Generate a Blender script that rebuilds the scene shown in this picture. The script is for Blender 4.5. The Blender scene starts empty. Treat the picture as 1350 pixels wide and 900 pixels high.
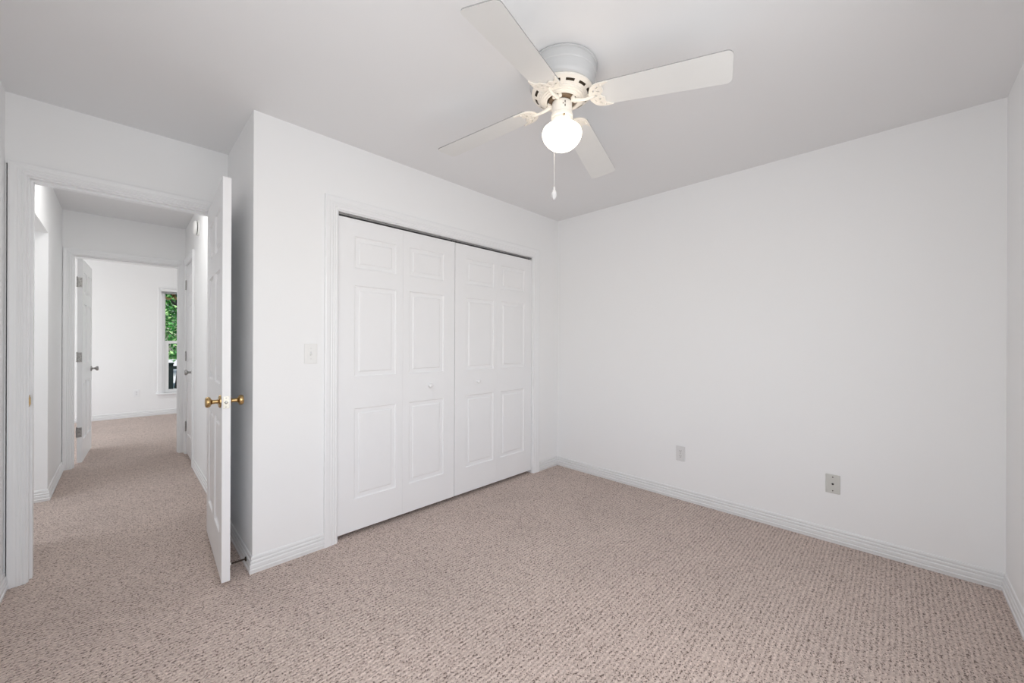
import bpy, bmesh, math, random
from mathutils import Vector, Matrix
from mathutils.geometry import tessellate_polygon
random.seed(7)
S = bpy.context.scene
C = S.collection
PI = math.pi

# ------------------------------------------------------------------ camera, world, light, exposure
YAW = 0.7904
cd = bpy.data.cameras.new('camera'); cam = bpy.data.objects.new('camera', cd); C.objects.link(cam)
cd.sensor_fit = 'HORIZONTAL'; cd.sensor_width = 36.0; cd.lens = 508.67*36/1350
cd.shift_y = 2.36/1350; cd.clip_start = 0.02
cam.matrix_world = Matrix.Translation((0, 0, 1.2142)) @ Matrix.Rotation(-YAW, 4, 'Z') @ Matrix.Rotation(PI/2, 4, 'X') @ Matrix.Rotation(0.0037, 4, 'Z')
S.camera = cam
S.view_settings.view_transform = 'Standard'; S.view_settings.look = 'None'
S.view_settings.gamma = 1.0; S.view_settings.use_curve_mapping = False
S.view_settings.exposure = 0.0
try:
    S.cycles.use_denoising = True
    S.cycles.denoising_input_passes = 'RGB_ALBEDO_NORMAL'
    S.cycles.max_bounces = 14; S.cycles.diffuse_bounces = 10
    S.cycles.sample_clamp_indirect = 6.0
    S.cycles.caustics_reflective = False; S.cycles.caustics_refractive = False
except Exception:
    pass

W = bpy.data.worlds.new('sky'); S.world = W; W.use_nodes = True
wn = W.node_tree.nodes; wl = W.node_tree.links
bg = wn['Background']; sk = wn.new('ShaderNodeTexSky')
sk.sky_type = 'NISHITA'; sk.sun_elevation = math.radians(50); sk.sun_rotation = math.radians(200); sk.sun_disc = False
wl.new(sk.outputs[0], bg.inputs[0]); bg.inputs[1].default_value = 0.12

def area(name, loc, direction, sx, sy, watts, color=(1, 1, 1)):
    l = bpy.data.lights.new(name, 'AREA'); l.shape = 'RECTANGLE'; l.size = sx; l.size_y = sy
    l.energy = watts; l.color = color
    o = bpy.data.objects.new(name, l); C.objects.link(o); o.location = loc
    o.rotation_euler = Vector(direction).to_track_quat('-Z', 'Y').to_euler()
    return o
def sun(name, direction, e, color=(1, 1, 1), angle=1.0):
    l = bpy.data.lights.new(name, 'SUN'); l.energy = e; l.color = color; l.angle = math.radians(angle)
    o = bpy.data.objects.new(name, l); C.objects.link(o)
    o.rotation_euler = Vector(direction).to_track_quat('-Z', 'Y').to_euler()
# daylight in the window openings; west, far-room and hall ceiling lights are added fill
DAY = (0.975, 0.99, 1.0)
area('daylight_bedroom_south', (0.62, -0.43, 1.40), (0, 1, -0.22), 1.80, 1.40, 23, DAY)
area('fill_bedroom_west', (-0.44, 0.40, 1.40), (1, 0, -0.10), 1.30, 1.40, 16, DAY)  # fill added to light the back wall, set in an unseen window
area('daylight_side_room', (-2.16, 4.0, 1.40), (1, 0, -0.15), 1.2, 1.5, 13, DAY)
area('fill_far_room', (-2.16, 7.2, 1.35), (1, 0, -0.1), 2.2, 1.7, 40, DAY)  # fill added to brighten the far room from its unseen left side
area('fill_far_room_east', (2.96, 7.2, 1.35), (-1, 0, -0.1), 1.6, 1.6, 18, DAY)  # second far-room fill, added on the unseen right side
_l = area('hall_ceiling_fill', (0.05, 3.85, 2.455), (0, 0, -1), .50, .80, 6.5, (1, .98, .95))  # unseen fill added to brighten the hall, no fixture modelled
sun('sun', (-0.10, 0.22, -0.97), 5.0, (1, 0.96, 0.9))

# ------------------------------------------------------------------ materials
def mat(name, col, rough=0.5, metal=0.0, spec=0.5, noise=None, bump=None, emit=None, trans=0):
    m = bpy.data.materials.new(name); m.use_nodes = True
    n = m.node_tree.nodes; l = m.node_tree.links; b = n['Principled BSDF']
    b.inputs['Base Color'].default_value = (*col, 1); b.inputs['Roughness'].default_value = rough
    b.inputs['Metallic'].default_value = metal; b.inputs['Specular IOR Level'].default_value = spec
    if trans: b.inputs['Transmission Weight'].default_value = trans
    g = n.new('ShaderNodeNewGeometry')
    if noise:
        sc, amt = noise
        t = n.new('ShaderNodeTexNoise'); t.inputs['Scale'].default_value = sc; t.inputs['Detail'].default_value = 3
        l.new(g.outputs['Position'], t.inputs['Vector'])
        r = n.new('ShaderNodeMapRange'); r.inputs['From Min'].default_value = .3; r.inputs['From Max'].default_value = .7
        r.inputs['To Min'].default_value = 1-amt; r.inputs['To Max'].default_value = 1+amt
        l.new(t.outputs['Fac'], r.inputs['Value'])
        v = n.new('ShaderNodeVectorMath'); v.operation = 'SCALE'; v.inputs[0].default_value = col
        l.new(r.outputs[0], v.inputs['Scale']); l.new(v.outputs[0], b.inputs['Base Color'])
    if bump:
        sc, st, dist = bump
        t = n.new('ShaderNodeTexNoise'); t.inputs['Scale'].default_value = sc; t.inputs['Detail'].default_value = 4
        l.new(g.outputs['Position'], t.inputs['Vector'])
        bp = n.new('ShaderNodeBump'); bp.inputs['Strength'].default_value = st; bp.inputs['Distance'].default_value = dist
        l.new(t.outputs['Fac'], bp.inputs['Height']); l.new(bp.outputs[0], b.inputs['Normal'])
    if emit:
        b.inputs['Emission Color'].default_value = (*emit[0], 1); b.inputs['Emission Strength'].default_value = emit[1]
    return m
M = {}
M['wall'] = mat('wall_paint', (0.865, 0.870, 0.874), 0.6, spec=.3, noise=(1.5, .004))
M['ceil'] = mat('ceiling_paint', (0.80, 0.803, 0.81), 0.75, spec=.15, noise=(1.2, .004))
M['trim'] = mat('trim_paint', (0.845, 0.853, 0.863), 0.33, spec=.5, noise=(4, .004))
M['base'] = mat('baseboard_paint', (0.775, 0.780, 0.783), 0.35, noise=(4, .004))
M['door'] = mat('door_paint', (0.85, 0.855, 0.865), 0.36, spec=.5, noise=(4, .004))
M['brass'] = mat('brass', (0.52, 0.36, 0.17), 0.25, 1.0, noise=(60, .15))
M['nickel'] = mat('hinge_metal', (0.42, 0.41, 0.40), 0.35, 1.0, noise=(80, .2))
M['steel'] = mat('track_steel', (0.30, 0.30, 0.30), 0.5, .6, noise=(40, .1))
M['latch'] = mat('latch_steel', (0.66, 0.64, 0.58), 0.3, 1.0, noise=(90, .1))
M['dark'] = mat('dark_slot', (0.02, 0.02, 0.02), 0.6, noise=(30, .1))
M['bronze'] = mat('stop_bronze', (0.06, 0.045, 0.035), 0.4, .6, noise=(50, .2))
M['rubber'] = mat('white_rubber', (0.78, 0.76, 0.72), 0.6, noise=(50, .04))
M['plastic'] = mat('white_plastic', (0.82, 0.82, 0.81), 0.3, noise=(20, .01))
M['plate'] = mat('ivory_plate', (0.60, 0.60, 0.57), 0.35, noise=(20, .02))
M['outlet'] = mat('outlet_plastic', (0.72, 0.72, 0.72), 0.35, noise=(20, .02))
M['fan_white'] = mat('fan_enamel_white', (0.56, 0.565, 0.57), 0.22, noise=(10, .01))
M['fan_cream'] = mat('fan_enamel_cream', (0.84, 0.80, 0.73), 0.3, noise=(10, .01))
M['blade'] = mat('fan_blade_laminate', (0.75, 0.75, 0.735), 0.45, noise=(8, .01))
M['blade_edge_shade'] = mat('fan_blade_edge_shade', (0.32, 0.32, 0.315), 0.6, noise=(8, .03))  # blade edge faces darkened, shade put into their colour
M['vent'] = mat('vent_dark', (0.07, 0.05, 0.03), 0.7, noise=(30, .1))  # near-black brown for the motor core and switch slots
M['motor'] = mat('motor_metal', (0.20, 0.14, 0.09), 0.45, .7, noise=(30, .2))
M['globe'] = mat('globe_glass', (0.35, 0.33, 0.30), 0.3, emit=((1.0, 0.87, 0.72), 3.6), noise=(6, .01))
M['crystal'] = mat('acrylic', (0.95, 0.95, 0.96), 0.08, trans=.35, noise=(30, .02))
M['chain'] = mat('bead_chain', (0.85, 0.84, 0.82), 0.35, .2, noise=(90, .1))
M['glass'] = mat('window_glass', (0.98, 0.99, 0.99), 0.0, trans=1.0)
M['glass'].node_tree.nodes['Principled BSDF'].inputs['IOR'].default_value = 1.02
M['vinyl'] = mat('window_vinyl', (0.82, 0.83, 0.83), 0.35, noise=(20, .01))
M['leafg'] = mat('leaf_green', (0.07, 0.30, 0.06), 0.5, noise=(3.5, .75))
M['leafp'] = mat('leaf_pale', (0.34, 0.58, 0.22), 0.5, noise=(3.5, .6))
M['bark'] = mat('bark', (0.05, 0.045, 0.04), 0.85, noise=(14, .3), bump=(30, .5, .02))
M['grass'] = mat('grass', (0.10, 0.22, 0.06), 0.9, noise=(6, .4))
M['concrete'] = mat('driveway_concrete', (0.55, 0.56, 0.58), 0.85, noise=(4, .08))
M['terra'] = mat('terracotta', (0.75, 0.36, 0.18), 0.8, noise=(18, .35))
M['slate'] = mat('dark_slate_paint', (0.035, 0.05, 0.055), 0.6, noise=(9, .2))
M['blind'] = mat('blind_grey', (0.50, 0.50, 0.51), 0.5, noise=(30, .15))

def carpet():
    m = bpy.data.materials.new('berber_carpet'); m.use_nodes = True
    n = m.node_tree.nodes; l = m.node_tree.links; b = n['Principled BSDF']
    b.inputs['Roughness'].default_value = 0.95; b.inputs['Specular IOR Level'].default_value = 0.1
    try:
        b.inputs['Sheen Weight'].default_value = 0.15; b.inputs['Sheen Roughness'].default_value = .6
    except Exception: pass
    g = n.new('ShaderNodeNewGeometry')
    # small loops, rows along X; brown flecks gather in the furrows between rows
    def M_(op, a, b=None, c=None):
        x = n.new('ShaderNodeMath'); x.operation = op
        for k_, q in enumerate((a, b, c)):
            if q is None: continue
            if isinstance(q, (int, float)): x.inputs[k_].default_value = q
            else: l.new(q, x.inputs[k_])
        return x.outputs[0]
    sx = n.new('ShaderNodeSeparateXYZ'); l.new(g.outputs['Position'], sx.inputs[0])
    wob = n.new('ShaderNodeTexNoise'); wob.inputs['Scale'].default_value = 9; l.new(g.outputs['Position'], wob.inputs['Vector'])
    row = M_('SINE', M_('MULTIPLY', M_('MULTIPLY_ADD', wob.outputs['Fac'], .010, sx.outputs['Y']), 2*PI/0.0182))
    mp = n.new('ShaderNodeMapping'); mp.inputs['Scale'].default_value = (1/0.0050, 1/0.0040, 0)
    l.new(g.outputs['Position'], mp.inputs['Vector'])
    v = n.new('ShaderNodeTexVoronoi'); v.inputs['Scale'].default_value = 1; v.inputs['Randomness'].default_value = .8
    v.voronoi_dimensions = '2D'
    l.new(mp.outputs[0], v.inputs['Vector'])
    sep = n.new('ShaderNodeSeparateColor'); l.new(v.outputs['Color'], sep.inputs[0])
    val = M_('MULTIPLY_ADD', row, .075, sep.outputs[0])
    cr = n.new('ShaderNodeValToRGB'); e = cr.color_ramp.elements
    e[0].position = 0.0; e[0].color = (0.13, 0.088, 0.070, 1)
    e[1].position = 1.0; e[1].color = (0.74, 0.615, 0.550, 1)
    for p, c in ((.09, (0.17, 0.12, 0.097, 1)), (.13, (0.42, 0.325, 0.282, 1)), (.30, (0.52, 0.418, 0.368, 1)), (.75, (0.62, 0.508, 0.452, 1))):
        x = e.new(p); x.color = c
    l.new(val, cr.inputs[0])
    # broad soft wear / vacuum variation
    t = n.new('ShaderNodeTexNoise'); t.inputs['Scale'].default_value = 2.2; t.inputs['Detail'].default_value = 3
    l.new(g.outputs['Position'], t.inputs['Vector'])
    r = n.new('ShaderNodeMapRange'); r.inputs['From Min'].default_value = .3; r.inputs['From Max'].default_value = .7
    r.inputs['To Min'].default_value = .95; r.inputs['To Max'].default_value = 1.05
    l.new(t.outputs['Fac'], r.inputs['Value'])
    r2 = n.new('ShaderNodeMapRange'); r2.inputs['From Min'].default_value = -1; r2.inputs['To Min'].default_value = .935; r2.inputs['To Max'].default_value = 1.055
    l.new(row, r2.inputs['Value'])
    m2 = n.new('ShaderNodeMath'); m2.operation = 'MULTIPLY'; l.new(r.outputs[0], m2.inputs[0]); l.new(r2.outputs[0], m2.inputs[1])
    sc = n.new('ShaderNodeVectorMath'); sc.operation = 'SCALE'
    l.new(cr.outputs[0], sc.inputs[0]); l.new(m2.outputs[0], sc.inputs['Scale']); l.new(sc.outputs[0], b.inputs['Base Color'])
    # loop relief
    inv = n.new('ShaderNodeMath'); inv.operation = 'SUBTRACT'; inv.inputs[0].default_value = 1; l.new(v.outputs['Distance'], inv.inputs[1])
    ad = n.new('ShaderNodeMath'); ad.operation = 'MULTIPLY_ADD'; ad.inputs[1].default_value = .5; l.new(row, ad.inputs[0]); l.new(inv.outputs[0], ad.inputs[2])
    bp = n.new('ShaderNodeBump'); bp.inputs['Strength'].default_value = .7; bp.inputs['Distance'].default_value = .004
    l.new(ad.outputs[0], bp.inputs['Height']); l.new(bp.outputs[0], b.inputs['Normal'])
    return m
M['carpet'] = carpet()

# ------------------------------------------------------------------ mesh helpers
def link(name, bm, m, parent=None, smooth=False, angle=35):
    bmesh.ops.remove_doubles(bm, verts=bm.verts, dist=1e-6)
    bmesh.ops.recalc_face_normals(bm, faces=bm.faces)
    me = bpy.data.meshes.new(name); bm.to_mesh(me); bm.free()
    for mm in (m if isinstance(m, (list, tuple)) else [m]): me.materials.append(M[mm])
    if smooth:
        for p in me.polygons: p.use_smooth = True
        try: me.set_sharp_from_angle(angle=math.radians(angle))
        except Exception: pass
    o = bpy.data.objects.new(name, me); C.objects.link(o)
    if parent: o.parent = parent
    return o
def tag(o, label, cat=None, kind=None, group=None):
    o['label'] = label
    if cat: o['category'] = cat
    if kind: o['kind'] = kind
    if group: o['group'] = group
    return o
def empty(name, loc, rz=0):
    o = bpy.data.objects.new(name, None); C.objects.link(o); o.location = loc; o.rotation_euler = (0, 0, rz)
    o.empty_display_size = .1
    return o
def box(bm, x0, y0, z0, x1, y1, z1, mi=0, mtx=None, bev=0):
    vs = [Vector((x, y, z)) for x in (x0, x1) for y in (y0, y1) for z in (z0, z1)]
    if mtx: vs = [mtx @ v for v in vs]
    v = [bm.verts.new(p) for p in vs]
    fs = [bm.faces.new([v[i] for i in q]) for q in ((0, 1, 3, 2), (4, 6, 7, 5), (0, 4, 5, 1), (2, 3, 7, 6), (0, 2, 6, 4), (1, 5, 7, 3))]
    for f in fs: f.material_index = mi
    if bev:
        es = list({e for f in fs for e in f.edges})
        bmesh.ops.bevel(bm, geom=es, offset=bev, segments=2, affect='EDGES', profile=.5)
def lathe(bm, prof, seg=32, mtx=None, mi=0):
    # prof: list of (r, z)
    rings = []
    for r, z in prof:
        if r < 1e-6:
            p = Vector((0, 0, z)); rings.append([bm.verts.new(mtx @ p if mtx else p)])
        else:
            ring = []
            for k in range(seg):
                a = 2*PI*k/seg; p = Vector((r*math.cos(a), r*math.sin(a), z))
                ring.append(bm.verts.new(mtx @ p if mtx else p))
            rings.append(ring)
    for a, b in zip(rings, rings[1:]):
        if len(a) == 1 and len(b) == 1: continue
        for k in range(seg):
            k2 = (k+1) % seg
            if len(a) == 1: f = bm.faces.new((a[0], b[k], b[k2]))
            elif len(b) == 1: f = bm.faces.new((a[k], a[k2], b[0]))
            else: f = bm.faces.new((a[k], a[k2], b[k2], b[k]))
            f.material_index = mi
def tube(bm, pts, r, seg=10, mi=0, cap=True):
    pts = [Vector(p) for p in pts]; rings = []
    for i, p in enumerate(pts):
        d = (pts[min(i+1, len(pts)-1)] - pts[max(i-1, 0)]).normalized()
        q = d.to_track_quat('Z', 'Y').to_matrix()
        rr = r[i] if isinstance(r, (list, tuple)) else r
        rings.append([bm.verts.new(p + q @ Vector((rr*math.cos(2*PI*k/seg), rr*math.sin(2*PI*k/seg), 0))) for k in range(seg)])
    for a, b in zip(rings, rings[1:]):
        for k in range(seg):
            f = bm.faces.new((a[k], a[(k+1) % seg], b[(k+1) % seg], b[k])); f.material_index = mi
    if cap:
        bm.faces.new(rings[0]); bm.faces.new(rings[-1])
def prism(bm, outer, holes, t, mtx=None, mi=0, side_mi=None):
    # flat plate in XY with holes, thickness t downwards from z=0
    loops = [outer] + list(holes)
    polys = [[Vector((p[0], p[1], 0)) for p in lp] for lp in loops]
    tris = tessellate_polygon(polys)
    flat = [p for lp in polys for p in lp]
    T = mtx or Matrix.Identity(4)
    top = [bm.verts.new(T @ p) for p in flat]
    bot = [bm.verts.new(T @ (p - Vector((0, 0, t)))) for p in flat]
    for a, b, c in tris:
        for vv in (top, bot):
            try: bm.faces.new((vv[a], vv[b], vv[c])).material_index = mi
            except ValueError: pass
    i0 = 0
    for lp in loops:
        n = len(lp)
        for k in range(n):
            a, b = i0+k, i0+(k+1) % n
            try: bm.faces.new((top[a], top[b], bot[b], bot[a])).material_index = mi if side_mi is None else side_mi
            except ValueError: pass
        i0 += n

def wall_mesh(axis, p0, p1, a0, a1, z0, z1, holes=()):
    """wall slab: axis='X' -> faces normal to X between X=p0..p1, running along Y from a0..a1. holes: (a0,a1,z0,z1)"""
    bm = bmesh.new()
    ca = sorted({a0, a1, *[h[0] for h in holes], *[h[1] for h in holes]})
    cz = sorted({z0, z1, *[h[2] for h in holes], *[h[3] for h in holes]})
    def solid(i, j):
        if i < 0 or j < 0 or i >= len(ca)-1 or j >= len(cz)-1: return False
        ma, mz = (ca[i]+ca[i+1])/2, (cz[j]+cz[j+1])/2
        return not any(h[0] < ma < h[1] and h[2] < mz < h[3] for h in holes)
    def P(p, a, z): return Vector((p, a, z)) if axis == 'X' else Vector((a, p, z))
    def quad(*ps): bm.faces.new([bm.verts.new(p) for p in ps])
    for i in range(len(ca)-1):
        for j in range(len(cz)-1):
            if not solid(i, j): continue
            A, B, Z, Y = ca[i], ca[i+1], cz[j], cz[j+1]
            quad(P(p0, A, Z), P(p0, B, Z), P(p0, B, Y), P(p0, A, Y))
            quad(P(p1, A, Z), P(p1, B, Z), P(p1, B, Y), P(p1, A, Y))
            if not solid(i-1, j): quad(P(p0, A, Z), P(p1, A, Z), P(p1, A, Y), P(p0, A, Y))
            if not solid(i+1, j): quad(P(p0, B, Z), P(p1, B, Z), P(p1, B, Y), P(p0, B, Y))
            if not solid(i, j-1): quad(P(p0, A, Z), P(p1, A, Z), P(p1, B, Z), P(p0, B, Z))
            if not solid(i, j+1): quad(P(p0, A, Y), P(p1, A, Y), P(p1, B, Y), P(p0, B, Y))
    return bm
def wall(name, label, *a, m='wall', **k):
    return tag(link(name, wall_mesh(*a, **k), m), label, 'wall', 'structure')

# baseboard profile (thickness, height)
BP = [(0, 0), (.0140, 0), (.0140, .010), (.0165, .014), (.0165, .020), (.0120, .0235), (.0120, .026), (.0135, .030), (.0130, .042), (.0110, .0455), (.0075, .0475), (.0075, .0500), (.0105, .0525),
      (.0105, .060), (.0085, .0635), (.0045, .0655), (.0045, .0680), (.0070, .0705), (.0068, .0785), (.0045, .085), (0, .087)]
def baseboard(name, label, pts, side, parent=None):
    """pts: 2D polyline on the wall line; side=+1: room lies to the left of the walking direction"""
    bm = bmesh.new(); n = len(pts); V = [Vector((p[0], p[1])) for p in pts]; rows = []
    for i in range(n):
        dirs = []
        if i > 0: dirs.append((V[i]-V[i-1]).normalized())
        if i < n-1: dirs.append((V[i+1]-V[i]).normalized())
        ns = [Vector((-d.y, d.x))*side for d in dirs]
        if len(ns) == 2:
            b = (ns[0]+ns[1]); off = b / (1 + ns[0].dot(ns[1]))
        else: off = ns[0]
        rows.append([bm.verts.new((V[i].x+off.x*t, V[i].y+off.y*t, z)) for t, z in BP])
    for a, b in zip(rows, rows[1:]):
        for k in range(len(BP)-1): bm.faces.new((a[k], a[k+1], b[k+1], b[k]))
    bm.faces.new(rows[0]); bm.faces.new(rows[-1])
    o = link(name, bm, 'base', parent)
    return tag(o, label, 'baseboard', 'structure')

# casing profile (offset outward from inner edge, thickness)
CP = [(0, 0), (0, .009), (.004, .012), (.010, .012), (.013, .0105), (.018, .0135), (.024, .0125), (.030, .0155), (.036, .0145), (.044, .017), (.058, .018), (.064, .0165), (.066, .0155), (.066, 0)]
def casing_bm(bm, axis, p, out, a0, a1, ztop, zbot=0.0, w=.066, legs=(1, 1)):
    """trim round an opening a0..a1 up to ztop on plane axis=p, projecting in direction out (+1/-1)"""
    sc = w/.066
    def P(a, z, t): return (p+out*t, a, z) if axis == 'X' else (a, p+out*t, z)
    st = []
    for kind in ('bl', 'tl', 'tr', 'br'):
        row = []
        for o, t in CP:
            o *= sc
            a, z = {'bl': (a0-o, zbot), 'tl': (a0-o, ztop+o), 'tr': (a1+o, ztop+o), 'br': (a1+o, zbot)}[kind]
            row.append(bm.verts.new(P(a, z, t)))
        st.append(row)
    segs = [(0, 1)] * legs[0] + [(1, 2)] + [(2, 3)] * legs[1]
    for i, j in segs:
        for k in range(len(CP)-1): bm.faces.new((st[i][k], st[i][k+1], st[j][k+1], st[j][k]))
    bm.faces.new(st[0] if legs[0] else st[1]); bm.faces.new(st[3] if legs[1] else st[2])

def rect_panels(w, z0, z1, cols, rows):
    return [(c0, c1, r0, r1) for c0, c1 in cols for r0, r1 in rows]
def panel_leaf(w, z0, z1, t, panels, both=True, deep=1.0):
    """door leaf in local XZ: x 0..w, front face at y=0 (normal -y), back at y=t"""
    bm = bmesh.new()
    xs = sorted({0, w, *[p[0] for p in panels], *[p[1] for p in panels]})
    zs = sorted({z0, z1, *[p[2] for p in panels], *[p[3] for p in panels]})
    def inside(mx, mz): return any(p[0] < mx < p[1] and p[2] < mz < p[3] for p in panels)
    for y, sgn, pan in ((0, 1, True), (t, -1, both)):
        for i in range(len(xs)-1):
            for j in range(len(zs)-1):
                if pan and inside((xs[i]+xs[i+1])/2, (zs[j]+zs[j+1])/2): continue
                bm.faces.new([bm.verts.new(q) for q in ((xs[i], y, zs[j]), (xs[i+1], y, zs[j]), (xs[i+1], y, zs[j+1]), (xs[i], y, zs[j+1]))])
        if pan:
            rings = [(0, 0), (.003, .0050), (.008, .0072), (.029, .0078), (.032, .0068), (.036, .0028), (.041, .0022)]
            for a0, a1, c0, c1 in panels:
                prev = None
                for ins, dep in [(i_, min(d_*deep, t*.42)) for i_, d_ in rings]:
                    r = [bm.verts.new(q) for q in ((a0+ins, y+sgn*dep, c0+ins), (a1-ins, y+sgn*dep, c0+ins), (a1-ins, y+sgn*dep, c1-ins), (a0+ins, y+sgn*dep, c1-ins))]
                    if prev:
                        for k in range(4): bm.faces.new((prev[k], prev[(k+1) % 4], r[(k+1) % 4], r[k]))
                    prev = r
                bm.faces.new(prev)
    def q(*ps): bm.faces.new([bm.verts.new(p) for p in ps])
    q((0, 0, z0), (0, t, z0), (0, t, z1), (0, 0, z1)); q((w, 0, z0), (w, t, z0), (w, t, z1), (w, 0, z1))
    q((0, 0, z0), (w, 0, z0), (w, t, z0), (0, t, z0)); q((0, 0, z1), (w, 0, z1), (w, t, z1), (0, t, z1))
    return bm

# ------------------------------------------------------------------ dimensions
XL, XB, YR, YC, YD, XJ = -0.407, 3.076, -0.396, 2.402, 3.100, 0.485
H = 2.44; HH = 2.46
HL, HR, HE = -0.400, 0.490, 5.570     # hall left, right, end
FY = 8.70; FX0, FX1 = -2.20, 3.0; SY = 5.685

# ------------------------------------------------------------------ setting
bm = bmesh.new(); box(bm, FX0-.1, YR-.1, -.12, 3.2, FY+.12, 0)
tag(link('floor', bm, 'carpet'), 'beige looped carpet with brown flecks running through bedroom, hall and far room', 'floor', 'structure')
bm = bmesh.new(); box(bm, XL-.10, YR-.1, H, XB+.1, YD+.05, H+.12)
tag(link('ceiling', bm, 'ceil'), 'flat off-white bedroom ceiling above the fan', 'ceiling', 'structure')
bm = bmesh.new(); box(bm, FX0-.1, YD+.05, HH, 3.2, FY+.12, HH+.10)
tag(link('ceiling', bm, 'ceil'), 'white ceiling beyond the doorway, over hall and far room', 'ceiling', 'structure')

wall('wall_back', 'wide blank white bedroom wall with outlet and cable plate', 'X', XB, XB+.1, YR-.1, 3.2, 0, H)
wall('wall_right', 'white bedroom wall at the right edge of the photo', 'Y', YR-.1, YR, XL-.1, XB, 0, H, holes=[(-.30, 1.54, .68, 2.12)])
wall('wall_left', 'white bedroom wall at the left edge beside the doorway', 'X', XL-.10, XL, YR, YD, 0, H, holes=[(-.27, 1.07, .70, 2.10)])
wall('wall_closet', 'white wall around the closet doors', 'Y', YC, YC+.10, XJ, XB, 0, H, holes=[(.912, 2.714, 0, 2.027)])
wall('wall_closet_side', 'narrow white wall face behind the open bedroom door', 'X', XJ, XJ+.10, YC+.10, YD, 0, H)
wall('wall_closet_back', 'back wall inside the closet', 'Y', YD, YD+.115, XJ+.005, XB, 0, H)
wall('wall_doorway', 'white wall above the bedroom doorway', 'Y', YD, YD+.115, XL-.1, XJ+.005, 0, HH, holes=[(-.349, .436, 0, 2.058), (-.4025, -.386, .06, 2.092)])
bm = bmesh.new(); box(bm, -.43, YD+.095, 0, -.385, YD+.114, 2.12); tag(link('wall_doorway_backing', bm, 'wall'), 'closing strip inside the crack beside the doorway casing', 'wall', 'structure')
wall('wall_hall_left', 'left white hall wall with an opening without casing', 'X', HL-.11, HL, YD+.115, HE, 0, HH, holes=[(3.62, 4.60, 0, 2.045)])
wall('wall_hall_right', 'right white hall wall with smoke alarm and narrow door', 'X', HR, HR+.11, YD+.115, HE, 0, HH, holes=[(4.877, 5.483, 0, 2.058)])
wall('wall_hall_end', 'white wall at the end of the hall above the far doorway', 'Y', HE, SY, FX0-.1, FX1+.1, 0, HH, holes=[(-.352, .452, 0, 2.062)])
wall('wall_far', 'white far room wall with the tall window', 'Y', FY, FY+.12, FX0-.1, FX1+.1, 0, HH, holes=[(.47, 1.37, .36, 2.07)])
wall('wall_far_left', 'left wall of the far room', 'X', FX0-.1, FX0, SY, FY, 0, HH, holes=[(6.0, 8.4, .45, 2.25)])
wall('wall_far_right', 'right wall of the far room', 'X', FX1, FX1+.1, SY, FY, 0, HH, holes=[(6.3, 8.1, .5, 2.2)])
wall('wall_side_room_front', 'near wall of the room off the hall', 'Y', YD+.115, YD+.215, FX0-.1, HL-.11, 0, HH)
wall('wall_side_room_back', 'far wall of the room off the hall', 'Y', 4.95, 5.05, FX0-.1, HL-.11, 0, HH)
wall('wall_side_room_left', 'window wall of the room off the hall', 'X', FX0-.1, FX0, YD+.215, 4.95, 0, HH, holes=[(3.35, 4.65, .6, 2.2)])
wall('wall_linen_closet', 'back of the narrow hall closet', 'X', HR+.6, HR+.65, 4.6, 5.57, 0, HH)

# plain window frames out of view; west and far-room ones added for fill light
def plain_window(name, label, axis, p, a0, a1, z0, z1, t=.06):
    bm = bmesh.new()
    def b(A, B, Z, Y, d0=-t/2, d1=t/2):
        if axis == 'X': box(bm, p+d0, A, Z, p+d1, B, Y)
        else: box(bm, A, p+d0, Z, B, p+d1, Y)
    f = .045
    b(a0, a0+f, z0, z1); b(a1-f, a1, z0, z1); b(a0+f, a1-f, z0, z0+f); b(a0+f, a1-f, z1-f, z1)
    mid = (a0+a1)/2; b(mid-.02, mid+.02, z0+f, z1-f, -.02, .02)
    return tag(link(name, bm, 'vinyl'), label, 'window', 'structure')
plain_window('window_2', 'white window frame in the bedroom wall behind the camera', 'Y', YR-.085, -.30, 1.54, .68, 2.12, .03)
plain_window('added_window_3', 'added white window frame around the fill light in the left bedroom wall', 'X', XL-.085, -.27, 1.07, .70, 2.10, .03)
plain_window('added_window_4', 'added white window frame around the fill light in the left wall of the far room', 'X', FX0-.085, 6.0, 8.4, .45, 2.25, .03)
plain_window('added_window_5', 'added white window frame around the fill light in the right wall of the far room', 'X', FX1+.085, 6.3, 8.1, .5, 2.2, .03)
plain_window('window_6', 'white window frame in the room off the hall', 'X', FX0-.085, 3.35, 4.65, .6, 2.2, .03)

# door frames: jambs, stops and casings
def frame(name, label, axis, w0, w1, a0, a1, zt, cas0=True, cas1=True, cw=.066, stop=None, jt=.018, rev=.006):
    """jambs lining opening a0..a1 (clear) of a wall between w0<w1; casing on face w0 (out=-1) and w1 (out=+1)"""
    bm = bmesh.new()
    def b(A, B, p0, p1, Z, Y):
        if axis == 'X': box(bm, p0, A, Z, p1, B, Y)
        else: box(bm, A, p0, Z, B, p1, Y)
    b(a0-jt, a0, w0, w1, 0, zt+jt); b(a1, a1+jt, w0, w1, 0, zt+jt); b(a0, a1, w0, w1, zt, zt+jt)
    if stop:
        s0, s1 = stop; d = .009
        b(a0, a0+d, s0, s1, 0, zt); b(a1-d, a1, s0, s1, 0, zt); b(a0+d, a1-d, s0, s1, zt-d, zt)
    if cas0: casing_bm(bm, axis, w0, -1, a0-rev, a1+rev, zt+rev, w=cw)
    if cas1: casing_bm(bm, axis, w1, +1, a0-rev, a1+rev, zt+rev, w=cw)
    return tag(link(name, bm, 'trim'), label, 'door trim', 'structure')
t1 = frame('trim_1', 'white moulded casing and jamb of the bedroom doorway', 'Y', YD, YD+.115, -.331, .418, 2.040, stop=(YD+.038, YD+.075), cw=.060)
t2 = frame('trim_2', 'white moulded casing around the closet opening', 'Y', YC, YC+.10, .924, 2.702, 2.015, cas1=False, cw=.076, jt=.012)
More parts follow.
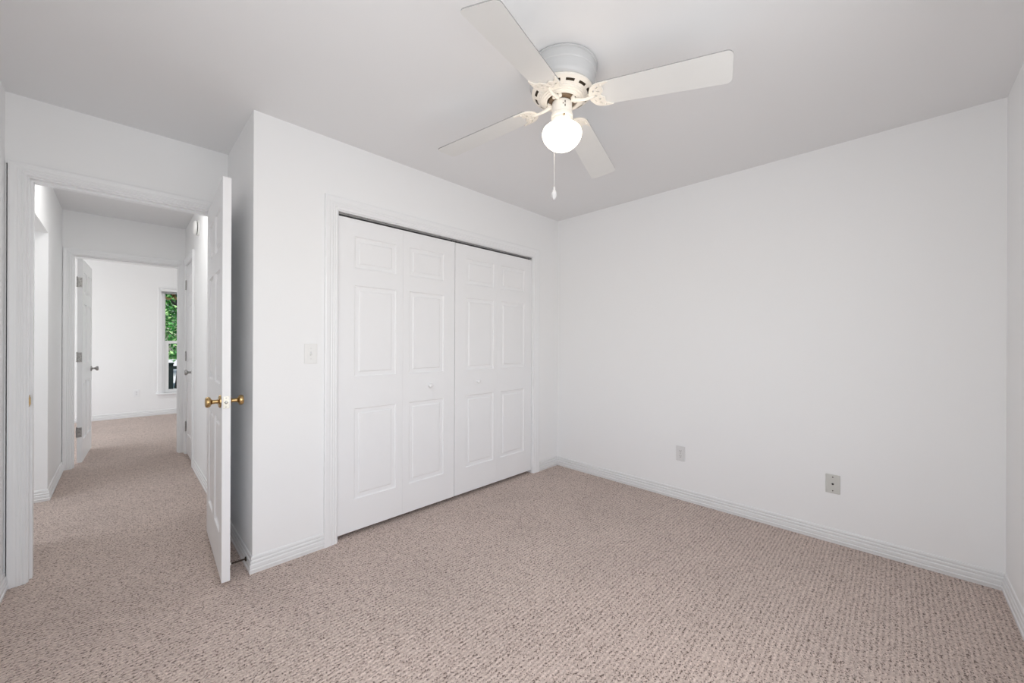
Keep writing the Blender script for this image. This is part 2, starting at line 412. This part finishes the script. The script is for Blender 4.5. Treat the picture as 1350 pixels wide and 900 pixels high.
t3 = frame('trim_3', 'white casing of the doorway at the hall end', 'Y', HE, SY, -.334, .434, 2.044, stop=(HE+.03, HE+.075), cw=.056)
t4 = frame('trim_4', 'white casing of the narrow door in the right hall wall', 'X', HR, HR+.11, 4.895, 5.465, 2.040, cas1=False, stop=(HR+.04, HR+.07))
# strike plate on left jamb of the bedroom doorway
bm = bmesh.new(); box(bm, -.331, YD+.006, .885, -.3295, YD+.034, .942); box(bm, -.331, YD+.001, .895, -.3250, YD+.007, .932)
sp = link('strike_plate', bm, 'brass', t1); sp['label'] = 'brass strike plate'
bm = bmesh.new(); box(bm, -.3298, YD+.013, .902, -.3288, YD+.026, .925); link('strike_hole', bm, 'dark', sp)

# baseboards (room to the left of the walking direction with side=+1)
baseboard('baseboard_back', 'white ridged baseboard round the blank wall and right corner', [(XL, YR), (XB, YR), (XB, YC), (2.702+.006+.076, YC)], 1)
baseboard('baseboard_closet', 'white ridged baseboard wrapping the closet corner behind the door', [(.924-.006-.076, YC), (XJ, YC), (XJ, YD-.019)], 1)
baseboard('baseboard_left', 'white ridged baseboard on the left bedroom wall', [(XL, YD-.004), (XL, YR+.016)], 1)
baseboard('baseboard_hall_left', 'white baseboard wrapping the hall corner on the left', [(HL, HE), (HL, 4.60), (HL-.11, 4.60)], 1)
baseboard('baseboard_hall_left', 'white baseboard on the near left hall wall', [(HL-.11, 3.62), (HL, 3.62), (HL, YD+.115)], 1)
baseboard('baseboard_hall_right', 'white baseboard along the right hall wall', [(HR, YD+.115), (HR, 4.895-.072)], 1)
baseboard('baseboard_far', 'white baseboard of the far room', [(.434+.063, SY), (FX1, SY), (FX1, FY), (FX0, FY), (FX0, SY), (-.334-.063, SY)], 1)
baseboard('baseboard_side', 'white baseboard of the room off the hall', [(FX0, YD+.215), (HL-.11, YD+.215)], 1)

# ------------------------------------------------------------------ doors
def cyl_bm(r, z0, z1, seg=24): 
    bm = bmesh.new(); lathe(bm, [(0, z0), (r, z0), (r, z1), (0, z1)], seg); return bm
def knob_profile(s=1.0, reach=.062):
    # axis z outwards from door face
    return [(r*s, z*s) for r, z in ((0, reach), (.0175, reach), (.0235, reach-.0025), (.0262, reach-.008), (.0268, reach-.014), (.0235, reach-.0205), (.0150, reach-.0245),
            (.0110, reach-.029), (.0098, .020), (.0105, .012), (.018, .009))]
ROSE = [(0, .010), (.018, .010), (.026, .0085), (.0315, .005), (.0325, 0), (0, 0)]
def knob(parent, pos, axis_dir, m='brass', s=1.0, label=None):
    R = Vector(axis_dir).to_track_quat('Z', 'Y').to_matrix().to_4x4(); T = Matrix.Translation(pos) @ R
    bm = bmesh.new(); lathe(bm, knob_profile(s), 28, T); k = link('door_knob', bm, m, parent, True)
    if label: k['label'] = label
    bm = bmesh.new(); lathe(bm, [(r*s, z*s) for r, z in ROSE], 28, T); link('rose', bm, m, k, True)
    return k
def six_panels(w, hgt, z0):
    st, mul = .100, .085; cw = (w-2*st-mul)/2
    cols = [(st, st+cw), (w-st-cw, w-st)]
    sc = hgt/2.03
    rows = [(z0+.215*sc, z0+.80*sc), (z0+.985*sc, z0+1.585*sc), (z0+1.69*sc, z0+1.905*sc)]
    return rect_panels(w, 0, 0, cols, rows)
def hinge_part(parent, z, mtx, hh=.089, leaf=.032, side=1):
    """knuckle at the mtx origin, plate along local +y*side, plate normal local x"""
    bm = bmesh.new()
    n = 5; seg_h = hh/n
    for k in range(n):
        a = z-hh/2+k*seg_h; lathe(bm, [(0, a+.0006), (.0060, a+.0006), (.0060, a+seg_h-.0006), (0, a+seg_h-.0006)], 14, mtx)
    lathe(bm, [(0, z+hh/2), (.0045, z+hh/2), (.0045, z+hh/2+.005), (0, z+hh/2+.007)], 12, mtx)
    box(bm, -.0012, 0, z-hh/2, .0012, leaf*side, z+hh/2, mtx=mtx)
    h = link('hinge', bm, 'nickel', parent, True)
    bm = bmesh.new()
    for dz in (-.03, 0, .03):
        yy = leaf*side*(.45 if dz == 0 else .7)
        lathe(bm, [(0, -.0016), (.0032, -.0016), (.0032, .0016), (0, .0016)], 10, mtx @ Matrix.Translation((0, yy, z+dz)) @ Matrix.Rotation(PI/2, 4, 'Y'))
    link('screw', bm, 'dark', h)
    return h

# bedroom door, open about 90 degrees: hinge pin at right jamb
d1 = empty('door_1', (.4165, YD-.010, 0), math.radians(-90-2.4)); tag(d1, 'open white six-panel door with brass knobs beside the bedroom doorway', 'door', 'structure')
# local x runs from the hinge to the latch (world -Y), local +y = world +X ... front (y=0) faces the hall side (-X)
W1 = .728
bm = panel_leaf(W1, .022, 2.035, .035, six_panels(W1, 2.013, .022), deep=1.6); bmesh.ops.translate(bm, verts=bm.verts, vec=(.004, -.038, 0))
lf = link('door_leaf', bm, 'door', d1)
# after rotation by -90: local x -> -Y, local y -> +X ; leaf y from -.038..-.003
kx = W1-.060+.004
knob(d1, (kx, -.038, .915), (0, -1, 0)); knob(d1, (kx, -.003, .915), (0, 1, 0))
bm = bmesh.new(); box(bm, W1+.0040, -.0335, .885, W1+.0055, -.0085, .945, bev=.0004); lp = link('latch_plate', bm, 'latch', d1)
bm = bmesh.new(); lathe(bm, [(0, .010), (.0055, .008), (.0075, 0), (0, 0)], 16, Matrix.Translation((W1+.0055, -.021, .915)) @ Matrix.Rotation(PI/2, 4, 'Y')); link('latch_bolt', bm, 'nickel', lp, True)
for dz in (-.022, .022):
    bm = bmesh.new(); lathe(bm, [(0, .0008), (.0032, .0006), (.0036, 0), (0, 0)], 12, Matrix.Translation((W1+.0055, -.021, .915+dz)) @ Matrix.Rotation(PI/2, 4, 'Y')); link('screw', bm, 'nickel', lp, True)
for z in (.30, 1.05, 1.83):
    hinge_part(d1, z, Matrix.Translation((0, 0, 0)) @ Matrix.Rotation(0, 4, 'Z'), side=-1)

# closet bifold leaves
ZR = [(.225, .798), (.999, 1.576), (1.684, 1.886)]
closet = [(.9265, 1.3672, (1.030, 1.318)), (1.3680, 1.8095, (1.417, 1.710)), (1.8145, 2.2612, (1.922, 2.222)), (2.2620, 2.6995, (2.304, 2.602))]
names = ['left closet door, white bifold pair with one knob, nearest the light switch', 'right closet door, white bifold pair with one knob, nearest the corner']
for i in range(2):
    r = empty('door_2' if i == 0 else 'door_3', (closet[2*i][0], YC+.016, 0)); tag(r, names[i], 'closet door', 'structure')
    for j in range(2):
        x0, x1, (a, b) = closet[2*i+j]
        bm = panel_leaf(x1-x0, .028, 1.993, .034, [(a-x0, b-x0, z0, z1) for z0, z1 in ZR])
        bmesh.ops.translate(bm, verts=bm.verts, vec=(x0-closet[2*i][0], 0, 0))
        lf = link('bifold_leaf', bm, 'door', r)
        if (i, j) in ((0, 1), (1, 0)):
            kx = (1.583 if i == 0 else 2.042) - closet[2*i][0]
            bm = bmesh.new(); lathe(bm, [(0, .030), (.010, .0295), (.0150, .026), (.0165, .021), (.0145, .015), (.009, .011), (.0085, .003), (.012, 0), (0, 0)], 24,
                                    Matrix.Translation((kx, 0, .904)) @ Matrix.Rotation(PI/2, 4, 'X'))
            link('closet_knob', bm, 'door', lf, True)
bm = bmesh.new()   # overhead track: channel with two pivots
box(bm, .926, YC+.020, 2.0075, 2.700, YC+.050, 2.0145); box(bm, .926, YC+.018, 2.0035, 2.700, YC+.0205, 2.0145); box(bm, .926, YC+.0495, 2.0035, 2.700, YC+.052, 2.0145)
tr = link('door_track', bm, 'steel', t2); tr['label'] = 'grey steel door track'
bm = bmesh.new()
for px in (.945, 1.79, 1.835, 2.68): lathe(bm, [(0, 1.992), (.006, 1.992), (.006, 2.010), (0, 2.010)], 12, Matrix.Translation((px, YC+.033, 0)))
link('pivot', bm, 'dark', tr)

# narrow hall closet door (hinges at the far side, knob at the near side, closed)
d4 = empty('door_4', (HR+.002, 5.465, 0), -PI/2); tag(d4, 'narrow closed white panel door in the right hall wall', 'door', 'structure')
W4 = .564
bm = panel_leaf(W4, .02, 2.035, .035, [(.09, W4-.09, .23, .82), (.09, W4-.09, 1.0, 1.6), (.09, W4-.09, 1.70, 1.92)])
bmesh.ops.translate(bm, verts=bm.verts, vec=(.003, 0.0, 0))
link('door_leaf', bm, 'door', d4)
knob(d4, (W4-.055, 0, .915), (0, -1, 0), 'nickel', label='brushed nickel knob')
for z in (.30, 1.06, 1.83): hinge_part(d4, z, Matrix.Translation((-.001, -.006, 0)), hh=.10, leaf=.020, side=1)

# far room door, open, hinged at left jamb of the hall-end doorway
a5 = math.radians(87.4)
d5 = empty('door_5', (-.324, SY+.006, 0), a5); tag(d5, 'open white six-panel door standing inside the far room', 'door', 'structure')
W5 = .755
# local x -> +Y ; local y -> -X ; front y=0 side should face +X : leaf y from -.002-.035.. so right face at y=-.038
bm = panel_leaf(W5, .022, 2.035, .035, six_panels(W5, 2.013, .022), deep=1.5); bmesh.ops.translate(bm, verts=bm.verts, vec=(.012, -.046, 0))
link('door_leaf', bm, 'door', d5)
knob(d5, (W5-.055, -.046, .915), (0, -1, 0), 'nickel', .95, 'brushed nickel knob')
knob(d5, (W5-.055, -.011, .915), (0, 1, 0), 'nickel', .95)
for z in (.32, 1.06, 1.80): hinge_part(d5, z, Matrix.Translation((.010, -.010, 0)), hh=.095, leaf=.034, side=-1)

# ------------------------------------------------------------------ window of the far room
w = empty('window_1', (.47, FY, 0)); tag(w, 'tall white double-hung window in the far room wall', 'window', 'structure')
bm = bmesh.new(); wx0, wx1, wz0, wz1 = 0, .90, .36, 2.07
casing_bm(bm, 'Y', 0, -1, wx0-.002, wx1+.002, wz1+.002, zbot=wz0-.005, w=.055)
fr = .022
box(bm, wx0, 0, wz0, wx0+fr, .10, wz1); box(bm, wx1-fr, 0, wz0, wx1, .10, wz1); box(bm, wx0+fr, 0, wz1-fr, wx1-fr, .10, wz1)
link('window_frame', bm, 'trim', w)
bm = bmesh.new(); box(bm, wx0-.075, -.045, wz0-.024, wx1+.075, .10, wz0, bev=.004); box(bm, wx0-.055, -.012, wz0-.075, wx1+.055, 0, wz0-.024)
link('window_sill', bm, 'trim', w)
def sash(z0, z1, y, s=.042):
    bm = bmesh.new(); X0, X1 = wx0+fr, wx1-fr
    box(bm, X0, y, z0, X0+s, y+.03, z1); box(bm, X1-s, y, z0, X1, y+.03, z1)
    box(bm, X0+s, y, z0, X1-s, y+.03, z0+s*.9); box(bm, X0+s, y, z1-s*.75, X1-s, y+.03, z1)
    o = link('sash', bm, 'vinyl', w)
    bm = bmesh.new(); box(bm, X0+s-.005, y+.012, z0+s*.9-.005, X1-s+.005, y+.016, z1-s*.75+.005); link('pane', bm, 'glass', o)
sash(wz0, 1.235, .020, .060); sash(1.205, wz1-fr, .055, .020)
bm = bmesh.new(); box(bm, .455, FY-.062, 2.058, 1.385, FY-.020, 2.098, bev=.003)
bl = bmesh.new()
br = link('window_blind', bm, 'vinyl'); tag(br, 'raised white blind with grey slat stack under the head of the far window', 'blind')
for k in range(7): box(bl, .460, FY-.058, 2.026+k*.0046, 1.380, FY-.024, 2.0285+k*.0046)
link('slat_stack', bl, 'blind', br)

# ------------------------------------------------------------------ wall fittings
def screw_bm(bm, T): lathe(bm, [(0, .0012), (.0022, .0010), (.0032, 0), (0, 0)], 12, T)
def plate(name, label, cat, pos, normal, m='outlet', w=.070, h=.115, bev=.003):
    """local frame: x right, y out of the wall, z up"""
    o = empty(name, pos, math.atan2(-normal[0], normal[1])); tag(o, label, cat)
    bm = bmesh.new(); box(bm, -w/2, 0, -h/2, w/2, .0055, h/2, bev=bev); link('cover_plate', bm, m, o)
    return o
Ry = Matrix.Rotation(-PI/2, 4, 'X')   # z -> +y
sw = plate('light_switch', 'white toggle light switch on the wall left of the closet', 'light switch', (.768, YC, 1.150), (0, -1), 'plastic')
bm = bmesh.new(); box(bm, -.005, .0050, -.012, .005, .0062, .012); link('toggle_slot', bm, 'outlet', sw)
bm = bmesh.new(); box(bm, -.0035, .004, -.004, .0035, .018, .005, mtx=Matrix.Rotation(math.radians(-24), 4, 'X'), bev=.001); link('toggle', bm, 'plastic', sw)
for dz in (-.03, .03):
    bm = bmesh.new(); screw_bm(bm, Matrix.Translation((0, .0055, dz)) @ Ry); link('screw', bm, 'outlet', sw)
def outlet(label, pos, normal, m='outlet'):
    o = plate('wall_outlet', label, 'outlet', pos, normal, m)
    for dz in (-.0195, .0195):
        bm = bmesh.new()
        pts = []
        for k in range(28):
            a = 2*PI*k/28; pts.append((.0172*math.cos(a), max(-.0125, min(.0125, .0172*math.sin(a)))))
        prism(bm, pts, [], .002, Matrix.Translation((0, .0070, dz)) @ Ry)
        r = link('receptacle', bm, m, o)
        bm = bmesh.new()
        box(bm, -.0072, .0068, dz-.001, -.0052, .0074, dz+.0075); box(bm, .0050, .0068, dz-.0005, .0070, .0074, dz+.0065)
        lathe(bm, [(0, .0004), (.0026, .0004), (.0026, -.0004), (0, -.0004)], 12, Matrix.Translation((0, .0072, dz-.0075)) @ Ry)
        link('slot', bm, 'dark', r)
    bm = bmesh.new(); screw_bm(bm, Matrix.Translation((0, .0055, 0)) @ Ry); link('screw', bm, 'nickel', o)
    return o
outlet('white duplex outlet low on the blank bedroom wall', (XB, 1.184, .358), (-1, 0))
outlet('white duplex outlet on the far room wall left of the window', (.165, FY, .385), (0, -1), 'trim')
cp = plate('cable_plate', 'grey-beige cable wall plate with black centre jack near the right corner', 'wall plate', (XB, .265, .358), (-1, 0), 'plate')
bm = bmesh.new(); lathe(bm, [(0, .010), (.0032, .010), (.0034, .003), (.0062, .003), (.0062, 0), (0, 0)], 6, Matrix.Translation((0, .0055, 0)) @ Ry); link('jack', bm, 'dark', cp)
for dz in (-.0415, .0415):
    bm = bmesh.new(); lathe(bm, [(0, .0012), (.003, .0010), (.0036, 0), (0, 0)], 12, Matrix.Translation((0, .0055, dz)) @ Ry); link('screw', bm, 'bronze', cp)

sa = empty('smoke_alarm', (HR, 4.53, 2.255)); tag(sa, 'round white smoke alarm high on the right hall wall', 'smoke alarm')
Rx = Matrix.Rotation(-PI/2, 4, 'Y')   # z -> -x
bm = bmesh.new(); lathe(bm, [(0, .012), (.066, .012), (.070, .008), (.070, 0), (0, 0)], 36, Rx); link('mounting_base', bm, 'plastic', sa, True)
bm = bmesh.new(); lathe(bm, [(0, .018), (.056, .018), (.056, .012), (0, .012)], 36, Rx); link('vent_gap', bm, 'dark', sa)
bm = bmesh.new(); lathe(bm, [(0, .040), (.030, .040), (.055, .036), (.064, .028), (.065, .018), (0, .018)], 36, Rx); link('cover', bm, 'plastic', sa, True)

ds = empty('door_stop', (XJ-.0135, 2.475, .050)); tag(ds, 'dark rigid door stop with white tip on the baseboard behind the open door', 'door stop')
bm = bmesh.new(); lathe(bm, [(0, .006), (.008, .006), (.0115, .003), (.012, 0), (0, 0)], 20, Rx); link('base', bm, 'bronze', ds, True)
bm = bmesh.new(); lathe(bm, [(0, .066), (.0038, .066), (.0038, .006), (0, .006)], 14, Rx)
for k in range(14): lathe(bm, [(.0038, .010+k*.004), (.0047, .012+k*.004), (.0038, .014+k*.004)], 14, Rx)
link('rod', bm, 'bronze', ds, True)
bm = bmesh.new(); lathe(bm, [(0, .080), (.0055, .080), (.0068, .077), (.0068, .066), (0, .066)], 18, Rx); link('rubber_tip', bm, 'rubber', ds, True)

# ------------------------------------------------------------------ ceiling fan
FZ = -.008
FC = (1.381, 1.058)
fan = empty('ceiling_fan', (FC[0], FC[1], H)); tag(fan, 'white four-blade flush ceiling fan with lit frosted globe and pull chain', 'ceiling fan')
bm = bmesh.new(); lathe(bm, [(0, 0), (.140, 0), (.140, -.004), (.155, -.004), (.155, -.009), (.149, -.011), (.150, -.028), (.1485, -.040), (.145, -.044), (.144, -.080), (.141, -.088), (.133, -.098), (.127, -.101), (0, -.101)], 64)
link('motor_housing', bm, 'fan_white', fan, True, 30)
bm = bmesh.new()     # vented cream ring with slots cut through
lathe(bm, [(.126, -.098), (.132, -.101), (.136, -.107), (.134, -.113)], 64)
seg = 96; r0, z0, r1, z1 = .134, -.113, .100, -.131
def cone(a, s, d=0):
    r = r0+(r1-r0)*s; z = z0+(z1-z0)*s-d; return Vector((r*math.cos(a), r*math.sin(a), z))
for k in range(seg):
    a, b = 2*PI*k/seg, 2*PI*(k+1)/seg
    slot = ((k+5) % 8) in (1, 2, 3, 4, 5)
    for s0, s1 in ((0, .36), (.36, .64), (.64, 1)):
        if slot and s0 == .36:
            continue
        bm.faces.new([bm.verts.new(p) for p in (cone(a, s0), cone(b, s0), cone(b, s1), cone(a, s1))])
lathe(bm, [(.100, -.131), (.099, -.134), (.095, -.135), (.0945, -.138), (.086, -.140), (.0855, -.143), (.077, -.145), (.076, -.148), (.069, -.149), (.066, -.145), (.066, -.125)], 64)
vr = link('vent_ring', bm, 'fan_cream', fan, True, 30)
bm = bmesh.new(); lathe(bm, [(.122, -.099), (.124, -.109), (.096, -.125), (0, -.125)], 48); link('motor_core', bm, 'vent', vr, True)
bm = bmesh.new(); lathe(bm, [(0, -.126), (.060, -.126), (.062, -.142), (.058, -.150), (.044, -.152), (0, -.152)], 48)
fw = link('flywheel', bm, 'motor', fan, True)
bm = bmesh.new(); lathe(bm, [(0, -.150), (.038, -.150), (.0435, -.154), (.0445, -.158), (.0445, -.203), (.043, -.206), (0, -.206)], 40); link('switch_housing', bm, 'fan_cream', fan, True, 30)
bm = bmesh.new(); lathe(bm, [(0, -.204), (.0455, -.204), (.0485, -.208), (.0485, -.220), (.046, -.224), (.0465, -.242), (.043, -.251), (0, -.251)], 40)
fit = link('light_fitter', bm, 'fan_cream', fan, True, 30)
for k in range(3):
    bm = bmesh.new()
    a = math.radians(-135+3+120*k); lathe(bm, [(0, .008), (.0035, .0075), (.0035, 0), (0, 0)], 12, Matrix.Translation((.0455*math.cos(a), .0455*math.sin(a), -.230)) @ Matrix.Rotation(a, 4, 'Z') @ Matrix.Rotation(PI/2, 4, 'Y'))
    link('thumb_screw', bm, 'brass', fit, True)
GP = [(.042, -.244), (.058, -.2485), (.0735, -.2555), (.0840, -.266), (.0882, -.279), (.0872, -.292), (.0815, -.308), (.0695, -.325), (.0525, -.340), (.0330, -.3500), (.0140, -.3545), (0, -.3555)]
bm = bmesh.new(); lathe(bm, [(r, z+FZ) for r, z in GP], 48); gl = link('glass_globe', bm, 'globe', fan, True, 80); gl['label'] = 'lit frosted glass globe'
# switch slots on the housing facing the camera
bm = bmesh.new()
for ang, zz, hh in ((-125, -.170, .010), (-125, -.186, .010), (-136, -.178, .005)):
    box(bm, .0440, -.002, zz-hh/2, .0452, .002, zz+hh/2, mtx=Matrix.Rotation(math.radians(ang), 4, 'Z'))
link('reverse_switch', bm, 'vent', fan)

BZ = -.168; DROOP = math.radians(6.4)
def blade_outline(r_in, r_out, wi, wo, rc=.022):
    pts = []
    for cx, cy, a0 in ((r_out-rc, wo-rc, 0), ):
        pass
    def corner(cx, cy, a0, a1, r, n=6): return [(cx+r*math.cos(math.radians(a0+(a1-a0)*k/n)), cy+r*math.sin(math.radians(a0+(a1-a0)*k/n))) for k in range(n+1)]
    pts += corner(r_out-rc, -wo+rc, -90, 0, rc); pts += corner(r_out-rc, wo-rc, 0, 90, rc)
    pts += corner(r_in+.018, wi-.018, 90, 180, .018); pts += corner(r_in+.018, -wi+.018, 180, 270, .018)
    return pts
def arc(cx, cy, r, a0, a1, n): return [(cx+r*math.cos(math.radians(a0+(a1-a0)*k/n)), cy+r*math.sin(math.radians(a0+(a1-a0)*k/n))) for k in range(n+1)]
# crescent bracket plate: round inner back, two horns, scalloped outer edge, pierced
def smooth(P_, n=4):
    out = []
    for k in range(len(P_)-1):
        p0, p1, p2, p3 = P_[max(k-1, 0)], P_[k], P_[k+1], P_[min(k+2, len(P_)-1)]
        for q in range(n):
            t_ = q/n
            out.append(tuple(.5*((2*p1[c])+(-p0[c]+p2[c])*t_+(2*p0[c]-5*p1[c]+4*p2[c]-p3[c])*t_*t_+(-p0[c]+3*p1[c]-3*p2[c]+p3[c])*t_**3) for c in (0, 1)))
    return out+[P_[-1]]
half = [(.268, .0660), (.252, .0600), (.236, .0520), (.227, .0400), (.231, .0290), (.229, .0180), (.217, .0090), (.213, 0)]
scal = smooth(half, 3)
outerp = arc(.215, 0, .069, 80, 280, 26)
outerp += [(.246, -.0700), (.262, -.0690)] + [(x, -y) for x, y in scal] + scal[::-1][1:] + [(.262, .0690), (.246, .0700)]
def ell(cx, cy, a, b, rot=0, n=14):
    return [(cx+a*math.cos(2*PI*k/n)*math.cos(rot)-b*math.sin(2*PI*k/n)*math.sin(rot), cy+a*math.cos(2*PI*k/n)*math.sin(rot)+b*math.sin(2*PI*k/n)*math.cos(rot)) for k in range(n)]
holes = [ell(.184, 0, .010, .0055)]
for s_ in (1, -1):
    holes.append(ell(.203, s_*.047, .0115, .0050, s_*.75)); holes.append(ell(.203, s_*.022, .0095, .0050, -s_*.35)); holes.append(ell(.178, s_*.028, .0085, .0045, s_*1.05))
outerp = [(.220-(.268-x)*.78, y*.88) for x, y in outerp]; holes = [[(.220-(.268-x)*.78, y*.88) for x, y in h] for h in holes]
pitch = math.radians(-9.3)
first = None
for k in range(4):
    ang = math.radians(15.3+90*k)
    Rz = Matrix.Rotation(ang, 4, 'Z')
    P = Rz @ Matrix.Translation((.2, 0, BZ)) @ Matrix.Rotation(DROOP, 4, 'Y') @ Matrix.Translation((-.2, 0, 0)) @ Matrix.Rotation(pitch*(1.35 if k == 3 else 1), 4, 'X')
    if k == 0:
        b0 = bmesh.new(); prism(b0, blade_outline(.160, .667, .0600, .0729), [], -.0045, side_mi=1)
        blade_me = link('fan_blade', b0, ['blade', 'blade_edge_shade'], fan); first = blade_me
        bv = blade_me.modifiers.new('bevel', 'BEVEL'); bv.width = .0004; bv.segments = 2; bv.limit_method = 'ANGLE'
        b1 = bmesh.new(); prism(b1, outerp, holes, .0055)
        brk = link('blade_bracket', b1, 'fan_cream', fan)
        bv = brk.modifiers.new('bevel', 'BEVEL'); bv.width = .0009; bv.segments = 2; bv.limit_method = 'ANGLE'
        bo, ko = blade_me, brk
    else:
        bo = blade_me.copy(); C.objects.link(bo); bo.parent = fan
        ko = brk.copy(); C.objects.link(ko); ko.parent = fan
    bo.matrix_basis = P; ko.matrix_basis = P @ Matrix.Translation((0, 0, -.0003))
    # curved arm from flywheel to the bracket
    bm = bmesh.new()
    pts = [(.046, 0, -.151), (.060, 0, -.155), (.085, 0, -.163), (.110, 0, -.168), (.132, 0, -.168), (.150, 0, -.166)]
    tube(bm, pts, [.0085, .0095, .0070, .0060, .0068, .0045], 12)
    for s in (1, -1): lathe(bm, [(0, -.003), (.0085, -.003), (.0095, 0), (.0085, .008), (0, .008)], 14, Matrix.Translation((.056, s*.013, -.153)))
    ao = link('bracket_arm', bm, 'fan_cream', fan, True); ao.matrix_basis = Rz
    ao.parent = fan
    for x, y in ((.146, 0), (.186, .050), (.186, -.050)):
        bm = bmesh.new(); lathe(bm, [(0, -.0030), (.0026, -.0028), (.0038, -.0006), (.0038, .0006), (0, .0006)], 12, Matrix.Translation((x, y, -.0058)))
        so = link('screw', bm, 'fan_cream', ko, True)

# pull chain behind the globe
fwd = Vector((math.sin(YAW), math.cos(YAW), 0)); rgt = Vector((math.cos(YAW), -math.sin(YAW), 0))
cpos = fwd*.091 - rgt*.024
bm = bmesh.new()
d = cpos.normalized()
tube(bm, [d*.040+Vector((0, 0, -.196)), d*.070+Vector((0, 0, -.197)), d*.088+Vector((0, 0, -.200)), cpos+Vector((0, 0, -.212))], .0016, 8)
z = -.212
while z > -.492:
    bmesh.ops.create_icosphere(bm, subdivisions=1, radius=.0015, matrix=Matrix.Translation((cpos.x, cpos.y, z))); z -= .0036
tube(bm, [(cpos.x, cpos.y, -.210), (cpos.x, cpos.y, -.495)], .0006, 6)
pc = link('pull_chain', bm, 'chain', fan, True)
bm = bmesh.new(); T = Matrix.Translation((cpos.x, cpos.y, 0))
lathe(bm, [(0, -.490), (.0050, -.491), (.0055, -.500), (.0038, -.503), (.0085, -.508), (.0125, -.519), (.0120, -.530), (.0080, -.543), (.0030, -.550), (0, -.551)], 8, T)
pdn = link('pendant', bm, 'crystal', pc); pdn['label'] = 'clear faceted pendant'

# ------------------------------------------------------------------ outside the far window
bm = bmesh.new(); box(bm, -40, FY+.12, -.50, 60, 70, -.35)
tag(link('ground', bm, 'grass'), 'green lawn outside the far window', 'ground', 'structure')
bm = bmesh.new(); box(bm, -9, FY+4.0, -.352, 16, 46, -.34)
tag(link('driveway', bm, 'concrete'), 'pale concrete driveway outside the far window', 'driveway', 'structure')
def tree(label, x, y, hgt, rad, n, m, seed, trunk=.12):
    rnd = random.Random(seed)
    t = empty('garden_tree', (x, y, -.35)); tag(t, label, 'tree', None, 'trees outside the window')
    bm = bmesh.new(); tube(bm, [(0, 0, 0), (.05, 0, hgt*.3), (-.03, .04, hgt*.6), (.02, 0, hgt*.85)], [trunk, trunk*.8, trunk*.55, trunk*.25], 12)
    for k in range(7):
        a = rnd.uniform(0, 2*PI); z0_ = hgt*rnd.uniform(.25, .7); L = rad*rnd.uniform(.5, .9)
        tube(bm, [(0, 0, z0_), (L*.5*math.cos(a), L*.5*math.sin(a), z0_+L*.3), (L*math.cos(a), L*math.sin(a), z0_+L*.5)], [trunk*.4, trunk*.25, trunk*.1], 8)
    link('trunk', bm, 'bark', t, True)
    bm = bmesh.new()
    blobs = [(rnd.uniform(-.55, .55)*rad, rnd.uniform(-.55, .55)*rad, hgt*rnd.uniform(.16, .85), rad*rnd.uniform(.35, .6)) for _ in range(16)]
    for k in range(n):
        bx, by, bz, br_ = rnd.choice(blobs)
        d_ = Vector((rnd.gauss(0, 1), rnd.gauss(0, 1), rnd.gauss(0, 1))).normalized()*br_*rnd.uniform(.6, 1.05)
        c = Vector((bx, by, bz))+d_; c.z = max(c.z, .95+rnd.uniform(0, .15))
        s = rnd.uniform(.05, .10)
        q = Vector((rnd.gauss(0, 1), rnd.gauss(0, 1), rnd.gauss(0, .8)+.8)).normalized().to_track_quat('Z', 'Y').to_matrix().to_4x4()
        Tm = Matrix.Translation(c) @ q @ Matrix.Rotation(rnd.uniform(0, 6.28), 4, 'Z')
        v = [bm.verts.new(Tm @ Vector(p)) for p in ((-s, 0, 0), (-s*.2, -s*.45, s*.12), (s, 0, -s*.1), (-s*.2, s*.45, s*.12))]
        f = bm.faces.new(v); f.material_index = 1 if rnd.random() < .3 else 0
    link('foliage', bm, m, t)
tree('nearest leafy green tree seen in the far window', 1.35, 17.2, 5.2, 1.9, 7500, ['leafg', 'leafp'], 3)
tree('leafy green tree well to the left of the far window', -4.2, 18.5, 5.6, 2.2, 4000, ['leafg', 'leafp'], 5)
tree('leafy green tree well to the right of the far window', 7.0, 18.2, 5.6, 2.2, 4000, ['leafg', 'leafp'], 8)
tree('tall leafy green tree furthest from the window', 2.4, 26.0, 8.5, 3.4, 8000, ['leafg', 'leafp'], 11)
# dark porch post with rail
pp = empty('porch_railing', (.68, 10.35, -.35)); tag(pp, 'dark slate porch railing just outside the far window', 'railing')
bm = bmesh.new(); box(bm, -.045, -.045, 0, .045, .045, 1.12, bev=.004); box(bm, -.055, -.055, 1.12, .055, .055, 1.15, bev=.004); link('post', bm, 'slate', pp)
for z0, z1 in ((1.02, 1.08), (.15, .20)):
    bm = bmesh.new(); box(bm, .045, -.03, z0, 1.6, .03, z1); link('rail', bm, 'slate', pp)
for k in range(9):
    bm = bmesh.new(); x = .22+k*.16; box(bm, x-.012, -.012, .20, x+.012, .012, 1.02); link('baluster', bm, 'slate', pp)
# terracotta tiled porch eave above the window
pe = empty('porch_eave', (.9, 9.75, 0)); tag(pe, 'terracotta tile edge of the eave above the far window', 'eave')
bm = bmesh.new(); box(bm, -1.2, -.9, 2.165, 1.6, 0, 2.22); link('soffit', bm, 'trim', pe)
bm = bmesh.new()
for k in range(20):
    x = -1.13+k*.14
    lathe(bm, [(.062, -.04), (.070, -.04), (.070, .30), (.062, .30)], 16, Matrix.Translation((x, 0, 2.085)) @ Matrix.Rotation(PI/2, 4, 'X'))
tl = link('roof_tiles', bm, 'terra', pe, True)
